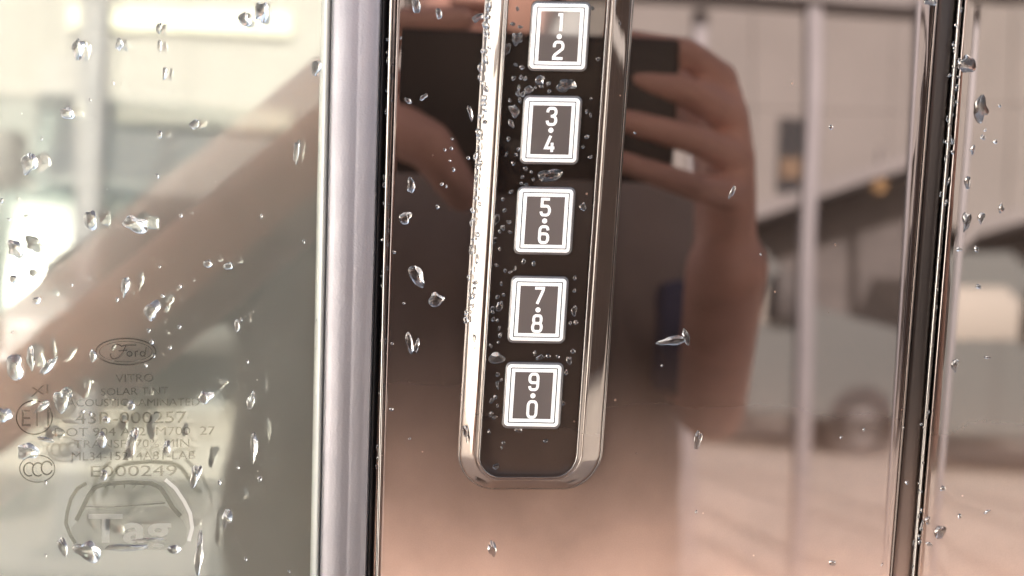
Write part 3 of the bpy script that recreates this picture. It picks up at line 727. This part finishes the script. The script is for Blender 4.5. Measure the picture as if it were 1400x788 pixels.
# right hand: palm behind the phone edge, four fingers over its back, thumb on the screen side
def hand(wr, knk, fingers, thumb):
    out = []
    for k in knk: out.append((wr + (k - wr) * .12, k, .017, .0100))
    for a, b in zip(knk[:-1], knk[1:]): out.append((a, b, .0095, .0095))
    for k, (mid, tip, r) in zip(knk, fingers):
        out += [(k, mid, r + .0014, r + .0001), (mid, tip, r, r * .82)]
    t0, t1, t2 = thumb
    out += [(wr, t0, .019, .0165), (t0, t1, .0165, .0135), (t1, t2, .0135, .0105)]
    return out
kn = [W(985, 108, .283), W(1000, 160, .286), W(1008, 215, .29), W(1008, 268, .294)]
fg = [(W(940, 74, .256), W(836, 56, .261), .0080), (W(945, 128, .254), W(834, 104, .260), .0083), (W(944, 190, .254), W(834, 160, .260), .0081), (W(952, 256, .256), W(840, 216, .261), .0076)]
S += hand(wrR, kn, fg, (W(985, 200, .31), W(940, 130, .315), W(895, 95, .312)))
kl = [W(500, 80, .290), W(492, 130, .292), W(490, 180, .294), W(492, 225, .296)]
fl = [(W(545, 32, .268), W(632, 28, .270), .0088), (W(520, 112, .306), W(560, 110, .31), .009), (W(520, 160, .306), W(560, 160, .31), .0088), (W(520, 215, .306), W(560, 215, .31), .008)]
S += hand(wrL, kl, fl, (W(520, 165, .268), W(588, 198, .252), W(632, 262, .257)))
person = tag(empty('person', Matrix.Translation((pel.x, pel.y, 0))), 'person in an olive grey shirt holding up a phone, seen reflected in the door', 'person')
body = sdf_body('body', [(Vector(s[0]) - Vector((pel.x, pel.y, 0)), Vector(s[1]) - Vector((pel.x, pel.y, 0))) + tuple(s[2:]) for s in S], .0032, m_skin, person, 2)
o0 = Vector((pel.x, pel.y, 0))
T = [(chest + Vector((-.155, 0, -.035)), chest + Vector((.155, 0, -.035)), .10, .10)]
T += [(chest + Vector((sx * .085, 0, -.05)), pel + Vector((sx * .09, .0, .02)), .128, .135) for sx in (-1, 1)]
T += [(neck - Vector((0, 0, .10)), chest, .075, .09)]
T += [(shL, shL + (elL - shL) * .60, .070, .068), (shR, shR + (elR - shR) * .55, .070, .066)]
sdf_body('shirt', [(Vector(s[0]) - o0, Vector(s[1]) - o0, s[2], s[3]) for s in T], .008, m_shirt, person, 6)
shirt = [o for o in person.children if o.name.startswith('shirt')][0]
for v in shirt.data.vertices:
    p = v.co; f = noise.noise(Vector((p.x * 9 + p.z * 5, p.y * 7, p.z * 4))) + .6 * noise.noise(Vector((p.x * 22 - p.z * 14, p.y * 15, p.z * 12)))
    v.co = p + v.normal * f * .014
T = []
for sx in (-1, 1):
    hp = pel + Vector((sx * .085, 0, -.02)); kn_ = Vector((hp.x + sx * .03, hp.y + .02, .56))
    T += [(hp, kn_, .138, .095)]
sdf_body('shorts', [(Vector(s[0]) - o0, Vector(s[1]) - o0, s[2], s[3]) for s in T], .01, m_short, person, 5)
sdf_body('hair', [(hd - o0 + Vector((0, -.02, .055)), hd - o0 + Vector((0, -.035, .0)), .088, .085)], .006, m_hair, person, 3)
for sx in (-1, 1):
    bm = bmesh.new(); bmesh.ops.create_icosphere(bm, subdivisions=2, radius=.012, matrix=Matrix.Translation(hd - o0 + Vector((sx * .031, .083, .012))))
    bmobj('eye', bm, mat('eye_white', (.7, .68, .65), .2), person, smooth=True)
    kn_ = Vector((pel.x + sx * .11 - o0.x, pel.y - o0.y - .03, 0))
    bm = bmesh.new(); box(bm, (kn_.x, kn_.y + .07, .05), (.1, .29, .1), bev=.035); bmobj('shoe', bm, m_shoe, person, auto=R(50))

# phone, held flat to the door, the lens of this picture on its back
phone = tag(empty('phone', M), 'black smartphone held sideways in both hands, seen reflected in the door', 'phone')
def PV(u, v, y): 
    d = ray(u, v); t = (2 * DIST) / d.y; q = CAMP + d * t; return Vector((q.x, -y, q.z))
a, b = PV(540, 150, .27), PV(928, 150, .27); c, d_ = PV(740, 45, .27), PV(740, 243, .27)
cx, cz, w_, h_ = (a.x + b.x) / 2, (c.z + d_.z) / 2, b.x - a.x, c.z - d_.z
bm = bmesh.new(); box(bm, (cx, -.2698, cz), (w_, .0078, h_), bev=.0035)
bmobj('phone_body', bm, mat('black_phone', (.008, .008, .009), .5), phone, auto=R(60))
bm = bmesh.new(); box(bm, (-.004, -.2652, -.001), (.030, .0018, .030), bev=.0008)
bmobj('camera_bump', bm, mat('black_metal', (.02, .02, .022), .3, metal=.5), phone, auto=R(60))
for x, z in ((.0, .0), (-.010, .008), (-.010, -.009)):
    bm = bmesh.new(); cyl(bm, (x, -.2648, z), (x, -.2640, z), .0042, seg=24); bmobj('lens', bm, mat('lens_glass', (.01, .01, .02), .05), phone, auto=R(40))

# ================================================================= WHAT STANDS BEHIND THE PHOTOGRAPHER
def gmat():
    m = mat('sandy_concrete', (.60, .545, .485), .9, var=(.6, .14), bump=(8, .4, .01)); return m
me = mesh('ground', [(-150, -150, 0), (150, -150, 0), (150, 150, 0), (-150, 150, 0)], [(0, 1, 2, 3)], gmat(), None, smooth=False); tag(me, kind='structure')
# garage building with cream fascia
bld = tag(empty('garage_building', Matrix.Translation((0, -20, 0))), 'cream garage building with a dark open bay, seen reflected in the door', 'building')
m_cream = mat('cream_render', (.222, .212, .202), .85, var=(.8, .06), bump=(6, .3, .01))
m_dark = mat('dark_interior', (.06, .055, .055), .8, var=(1, .2))
m_greyw = mat('grey_cladding', (.22, .21, .21), .7, var=(1, .1))
def bpart(name, x0, x1, y0, y1, z0, z1, m, parent, bev=.0):
    bm = bmesh.new(); p = parent.matrix_world.translation if parent else Vector((0, 0, 0))
    box(bm, ((x0 + x1) / 2 - p.x, (y0 + y1) / 2 - p.y, (z0 + z1) / 2 - p.z), (x1 - x0, y1 - y0, z1 - z0), bev=bev)
    o = bmobj(name, bm, m, parent)
    return o
for k in range(16):
    for z0, z1 in ((4.2, 6.69), (6.705, 9.2)):
        bpart('fascia_panel', -22 + 3 * k, -22 + 3 * k + 2.985, -20.4, -20 - .012 * (k % 3), z0, z1, m_cream, bld)
bpart('fascia_backing', -22, 26, -20.6, -20.4, 4.4, 9.2, m_greyw, bld)
g0, g1 = Wg(100, 36, 19.9), Wg(400, 20, 19.9)
bpart('gutter', g0.x, g1.x, -19.98, -19.75, g0.z, g1.z, mat('pale_gutter', (.5, .49, .4), .6), bld)
bpart('downpipe', g0.x - .12, g0.x, -19.98, -19.85, 0, g1.z, m_greyw, bld)
bpart('roof_edge', -22.3, 26.3, -20.7, -19.7, 9.2, 9.7, m_greyw, bld)
bpart('back_wall', -22, 26, -27.2, -27, 0, 9.2, m_dark, bld)
bpart('bay_ceiling', -22, 26, -27, -20.4, 4.2, 4.4, m_dark, bld)
for x0, x1 in ((-22, -16.5), (-9, -8.4), (-1.5, -.9), (6.2, 6.8), (14, 14.7), (22, 26)):
    bpart('pier', x0, x1, -20.5, -20.02, 0, 4.2, m_cream, bld)
bpart('wall_panel', -16.5, -9, -20.3, -20.1, 0, 4.2, mat('pale_door', (.15, .16, .155), .95), bld)
pu, pv, pw = W(1062, 160, 19.95), W(1103, 160, 19.95), W(1062, 262, 19.95)
bpart('window', pu.x, pv.x, -20, -19.93, pw.z, pu.z, mat('dark_window', (.02, .022, .025), .8), bld)
for u0, v0_, u1, v1_ in ((58, 70, 112, 215), (150, 175, 190, 240)):
    a_, b_ = Wg(u0, v0_, 19.95), Wg(u1, v1_, 19.95)
    bpart('window', a_.x, b_.x, -20, -19.93, b_.z, a_.z, m_greyw, bld)
pa, pb = W(1064, 215, 19.9), W(1100, 245, 19.9)
bpart('window_blind', pa.x, pb.x, -19.93, -19.9, pb.z, pa.z, mat('ochre_blind', (.16, .11, .07), .8), bld)
# lean-to shed with a sloping roof in front of the facade
A, B_ = W(1040, 302, 17), W(1262, 222, 17); A2 = W(1040, 330, 17)
shed = tag(empty('lean_to_shed', Matrix.Translation((A.x, -17, 0))), 'dark open shed with a sloping roof in front of the cream building', 'shed')
def prism(name, pts, y0, y1, m, parent, ox, oy):
    n = len(pts); vs = [(x - ox, y0 - oy, z) for x, z in pts] + [(x - ox, y1 - oy, z) for x, z in pts]
    return mesh(name, vs, [tuple(range(n)), tuple(range(2 * n - 1, n - 1, -1))] + [(i, (i + 1) % n, n + (i + 1) % n, n + i) for i in range(n)], m, parent, smooth=False)
prism('roof', [(A.x - 3, A.z - 1.0), (B_.x + 3, B_.z + 1.0), (B_.x + 3, B_.z + 1.25), (A.x - 3, A.z - .75)], -19.8, -16.6, m_greyw, shed, A.x, -17)
prism('back_wall', [(A.x - 2.8, 0), (B_.x + 2.8, 0), (B_.x + 2.8, B_.z + .9), (A.x - 2.8, A.z - 1.0)], -19.7, -19.5, mat('shed_wall', (.13, .12, .115), .8, var=(2, .2)), shed, A.x, -17)
for x in (A.x - 2.6, (A.x + B_.x) / 2 + 1.6, B_.x + 2.6):
    bpart('shed_post', x - .08, x + .08, -16.9, -16.74, 0, A.z - 1.0 + (x - A.x + 3) * (B_.z - A.z + 2.0) / (B_.x - A.x + 6) - .05, m_greyw, shed)
lp = W(1203, 256, 17.4)
lamp = tag(empty('wall_lamp', Matrix.Translation(lp)), 'round amber lamp glowing under the sloping shed roof', 'lamp')
me_ = bpy.data.materials.new('amber_lamp'); me_.use_nodes = True; e = me_.node_tree.nodes['Principled BSDF']
e.inputs['Base Color'].default_value = (.9, .6, .3, 1); e.inputs['Emission Color'].default_value = (1, .62, .3, 1); e.inputs['Emission Strength'].default_value = .25
bm = bmesh.new(); bmesh.ops.create_icosphere(bm, subdivisions=2, radius=.14); bmobj('lamp_globe', bm, me_, lamp, smooth=True)
bm = bmesh.new(); cyl(bm, (0, 0, .2), (0, 0, .7), .05, seg=10); bmobj('lamp_stem', bm, m_greyw, lamp)
# canopy posts and beam
m_post = mat('galvanised_post', (.15, .147, .158), .5, metal=.3, var=(3, .08))
BEAMZ = W(1000, 4, 5.0).z
for i, (u, pl, yy, lb) in enumerate([(946, PIL, 5.2, 'slim grey canopy post just right of the reflected phone hand'), (1100, PIL, 5.0, 'slim grey canopy post standing before the reflected van'),
        (1255, PIL, 4.8, 'slim grey canopy post at the right end of the pillar reflection'), (1470, PIL, 5.0, 'slim grey canopy post at the far right of the reflections'), (1640, PIL, 5.0, 'slim grey canopy post beyond the last one on the right'),
        (120, FILM, 5.2, 'thick grey canopy post reflected in the window left of the arm'), (455, FILM, 5.4, 'grey canopy post reflected at the right edge of the window'), (-140, FILM, 5.2, 'grey canopy post reflected beyond the left window edge')]):
    q = W(u, 400, yy, pl); po = tag(empty('canopy_post', Matrix.Translation((q.x, -yy, 0))), lb, 'post', 'posts of the canopy frame')
    w = .085 if pl is PIL else .13
    bm = bmesh.new(); box(bm, (0, 0, BEAMZ / 2 + .01), (w, w, BEAMZ - .02), bev=.012); bmobj('shaft', bm, m_post, po)
    bm = bmesh.new(); box(bm, (0, 0, .012), (.3, .3, .02)); bmobj('base_plate', bm, m_post, po)
beam = tag(bpart('canopy_beam', -6, 7.5, -5.12, -4.9, BEAMZ, BEAMZ + .22, m_greyw, None), 'long grey beam across the tops of the canopy posts', 'beam')

# vehicles
def wheel(parent, x, y, r, side):
    bm = bmesh.new(); cyl(bm, (x, y - .11, r), (x, y + .11, r), r, seg=36); wb = bmobj('wheel', bm, m_rubber, parent, auto=R(40))
    bm = bmesh.new(); cyl(bm, (x, y + side * .10, r), (x, y + side * .125, r), r * .62, seg=28); bmobj('rim', bm, mat('steel_rim', (.14, .14, .145), .5, metal=.4), wb, auto=R(40))
def vehicle(name, loc, rz, prof, win, width, paint, wheels, wr, label, cat, mirror, lights, ws, doors):
    root = tag(empty(name, Matrix.Translation(loc) @ Matrix.Rotation(rz, 4, 'Z')), label, cat)
    bm = bmesh.new(); n = len(prof)
    f0 = bm.faces.new([bm.verts.new((x, -width / 2, z)) for x, z in prof])
    ex = bmesh.ops.extrude_face_region(bm, geom=[f0]); vv = [g for g in ex['geom'] if isinstance(g, bmesh.types.BMVert)]
    bmesh.ops.translate(bm, vec=(0, width, 0), verts=vv)
    bmesh.ops.bevel(bm, geom=bm.edges[:], offset=.07, segments=3, affect='EDGES', profile=.6, clamp_overlap=True)
    bmobj('body', bm, paint, root, auto=R(40))
    gm = mat('vehicle_glass', (.03, .04, .045), .08, ior=2.2)
    for pts in win:
        for s in (-1, 1):
            k = len(pts); y0 = s * (width / 2 + .004); y1 = s * (width / 2 - .03)
            vs = [(x, y0, z) for x, z in pts] + [(x, y1, z) for x, z in pts]
            mesh('window', vs, [tuple(range(k)), tuple(range(2 * k - 1, k - 1, -1))] + [(i, (i + 1) % k, k + (i + 1) % k, k + i) for i in range(k)], gm, root, smooth=False)
    (xa, za), (xb, zb) = ws; nx, nz = (zb - za), -(xb - xa); L_ = math.hypot(nx, nz); nx, nz = abs(nx / L_) * .012, abs(nz / L_) * .012
    yy = width / 2 - .14
    vs = [(xa + nx, -yy, za + nz), (xa + nx, yy, za + nz), (xb + nx, yy * .93, zb + nz), (xb + nx, -yy * .93, zb + nz)]
    vs += [(x - nx * 3, y, z - nz * 3) for x, y, z in vs]
    mesh('windscreen', vs, [(0, 1, 2, 3), (7, 6, 5, 4), (0, 4, 5, 1), (1, 5, 6, 2), (2, 6, 7, 3), (3, 7, 4, 0)], gm, root, smooth=False)
    for s in (-1, 1):
        for xd in doors:
            bm = bmesh.new(); box(bm, (xd, s * (width / 2 + .001), (prof[0][1] + win[0][0][1]) / 2 + .1), (.015, .01, win[0][0][1] - prof[0][1])); bmobj('door_gap', bm, m_dark, root)
    bm = bmesh.new(); box(bm, (prof[-1][0] - .02, 0, prof[-1][1] + .06), (.16, width * .96, .2), bev=.05); bmobj('bumper', bm, m_rubber, root, auto=R(50))
    for x in wheels:
        for s in (-1, 1):
            wheel(root, x, s * (width / 2 - .08), wr, s)
            bm = bmesh.new(); cyl(bm, (x, s * (width / 2 - .2), wr + .05), (x, s * (width / 2 + .006), wr + .05), wr * 1.24, seg=36); bmobj('wheel_arch', bm, m_dark, root, auto=R(40))
    for s in (-1, 1):
        bm = bmesh.new(); box(bm, (mirror[0], s * (width / 2 + .16), mirror[1]), (mirror[2] if len(mirror) > 2 else .16, .26, .46 if len(mirror) < 3 else .68), bev=.04); bmobj('side_mirror', bm, m_rubber, root, auto=R(50))
        bm = bmesh.new(); box(bm, (lights[0], s * (width / 2 - .25), lights[1]), (.08, .36, .22), bev=.03); bmobj('headlight', bm, mat('headlight_glass', (.8, .8, .78), .1), root, auto=R(50))
    return root
q = W(1160, 600, 14.5)
vehicle('cargo_van', (q.x - 2.2, -14.2, 0), 0,
        [(-3.2, .45), (-3.2, 2.9), (.35, 2.95), (1.25, 2.05), (2.7, 1.75), (2.9, 1.2), (2.9, .45)],
        [[(-.6, 1.75), (-.6, 2.5), (.3, 2.5), (.95, 1.8)]], 2.1, mat('shade_darkened_paint', (.115, .125, .122), .7, coat=0), (-2.1, 1.9), .40,  # body colour darkened to stand for the shade the van is in
        'grey cargo van, paint darkened for shade, with a black side mirror, seen reflected right of the forearm', 'van', (.8, 2.15, .46), (2.87, 1.1), ((1.25, 2.08), (.4, 2.88)), (.3, -.75))
q = Wg(232, 240, 8.0)
vehicle('pickup_truck', (q.x - .1, -8.3, 0), R(68),
        [(-3.0, .6), (-3.0, 1.5), (-1.3, 1.55), (-1.1, 2.45), (.2, 2.5), (1.05, 1.72), (2.5, 1.55), (2.7, .6)],
        [[(-1.0, 1.62), (-.95, 2.3), (.15, 2.32), (.8, 1.7)]], 2.15, mat('teal_grey_paint', (.14, .17, .165), .2, coat=1), (-2.0, 1.8), .46,
        'grey green pickup truck with a bright windscreen, seen reflected above the forearm', 'truck', (.75, 1.85), (2.62, 1.2), ((1.05, 1.74), (.25, 2.46)), (.85, -.3))
q = Wg(330, 260, 11)
vehicle('hatchback_car', (q.x + .2, -11.6, 0), R(10),
        [(-2.0, .4), (-2.05, 1.1), (-1.7, 1.9), (.5, 1.95), (1.3, 1.3), (2.2, 1.1), (2.25, .4)],
        [[(-1.6, 1.2), (-1.45, 1.75), (-.4, 1.8), (-.4, 1.2)], [(-.3, 1.2), (-.3, 1.8), (.4, 1.8), (1.0, 1.25)]], 1.85, mat('blue_paint', (.05, .09, .25), .25, coat=1), (-1.3, 1.4), .36,
        'dark blue car parked behind the grey green truck, seen reflected in the window', 'car', (.8, 1.3), (2.2, .8), ((1.3, 1.32), (.6, 1.88)), (-.35, .7))
# blue bag hanging at the photographer's side
m_blue = mat('blue_canvas', (.03, .042, .10), .8, bump=(60, .4, .003))
q = W(930, 415, .56); bag = tag(empty('shoulder_bag', Matrix.Translation(q)), 'blue shoulder bag at the side of the person, reflected beside the forearm', 'bag')
bm = bmesh.new(); box(bm, (0, 0, -.03), (.05, .09, .10), bev=.018); bmobj('bag_body', bm, m_blue, bag, auto=R(50))
# added dark backdrop that dims the bezel's right-hand reflection
m_timber = mat('dark_timber', (.09, .065, .055), .8, var=(3, .25))
side = tag(empty('dark_backdrop', Matrix.Translation((9, -7, 0))), 'added dark backdrop on the right, out of view', 'shed')
for k in range(22):
    bpart('backdrop_plank', 8.9 + .01 * (k % 2), 9.1, -13 + k * .55, -13 + k * .55 + .53, 0, 5.2, m_timber, side)
bpart('backdrop_top', 8.6, 12, -13.3, -.7, 5.2, 5.4, m_greyw, side)

# white wall added out of view to brighten the bezel's left reflection
lw = tag(empty('reflector_wall', Matrix.Translation((-9, -5, 0))), 'added white reflector wall on the left, out of view', 'wall')
bpart('reflector_face', -16, -4.6, -5.2, -5, 0, 4.4, mat('white_render', (.8, .8, .78), .8, var=(.7, .05)), lw)
bpart('reflector_cap', -16.1, -4.5, -5.3, -4.9, 4.4, 4.52, m_greyw, lw)
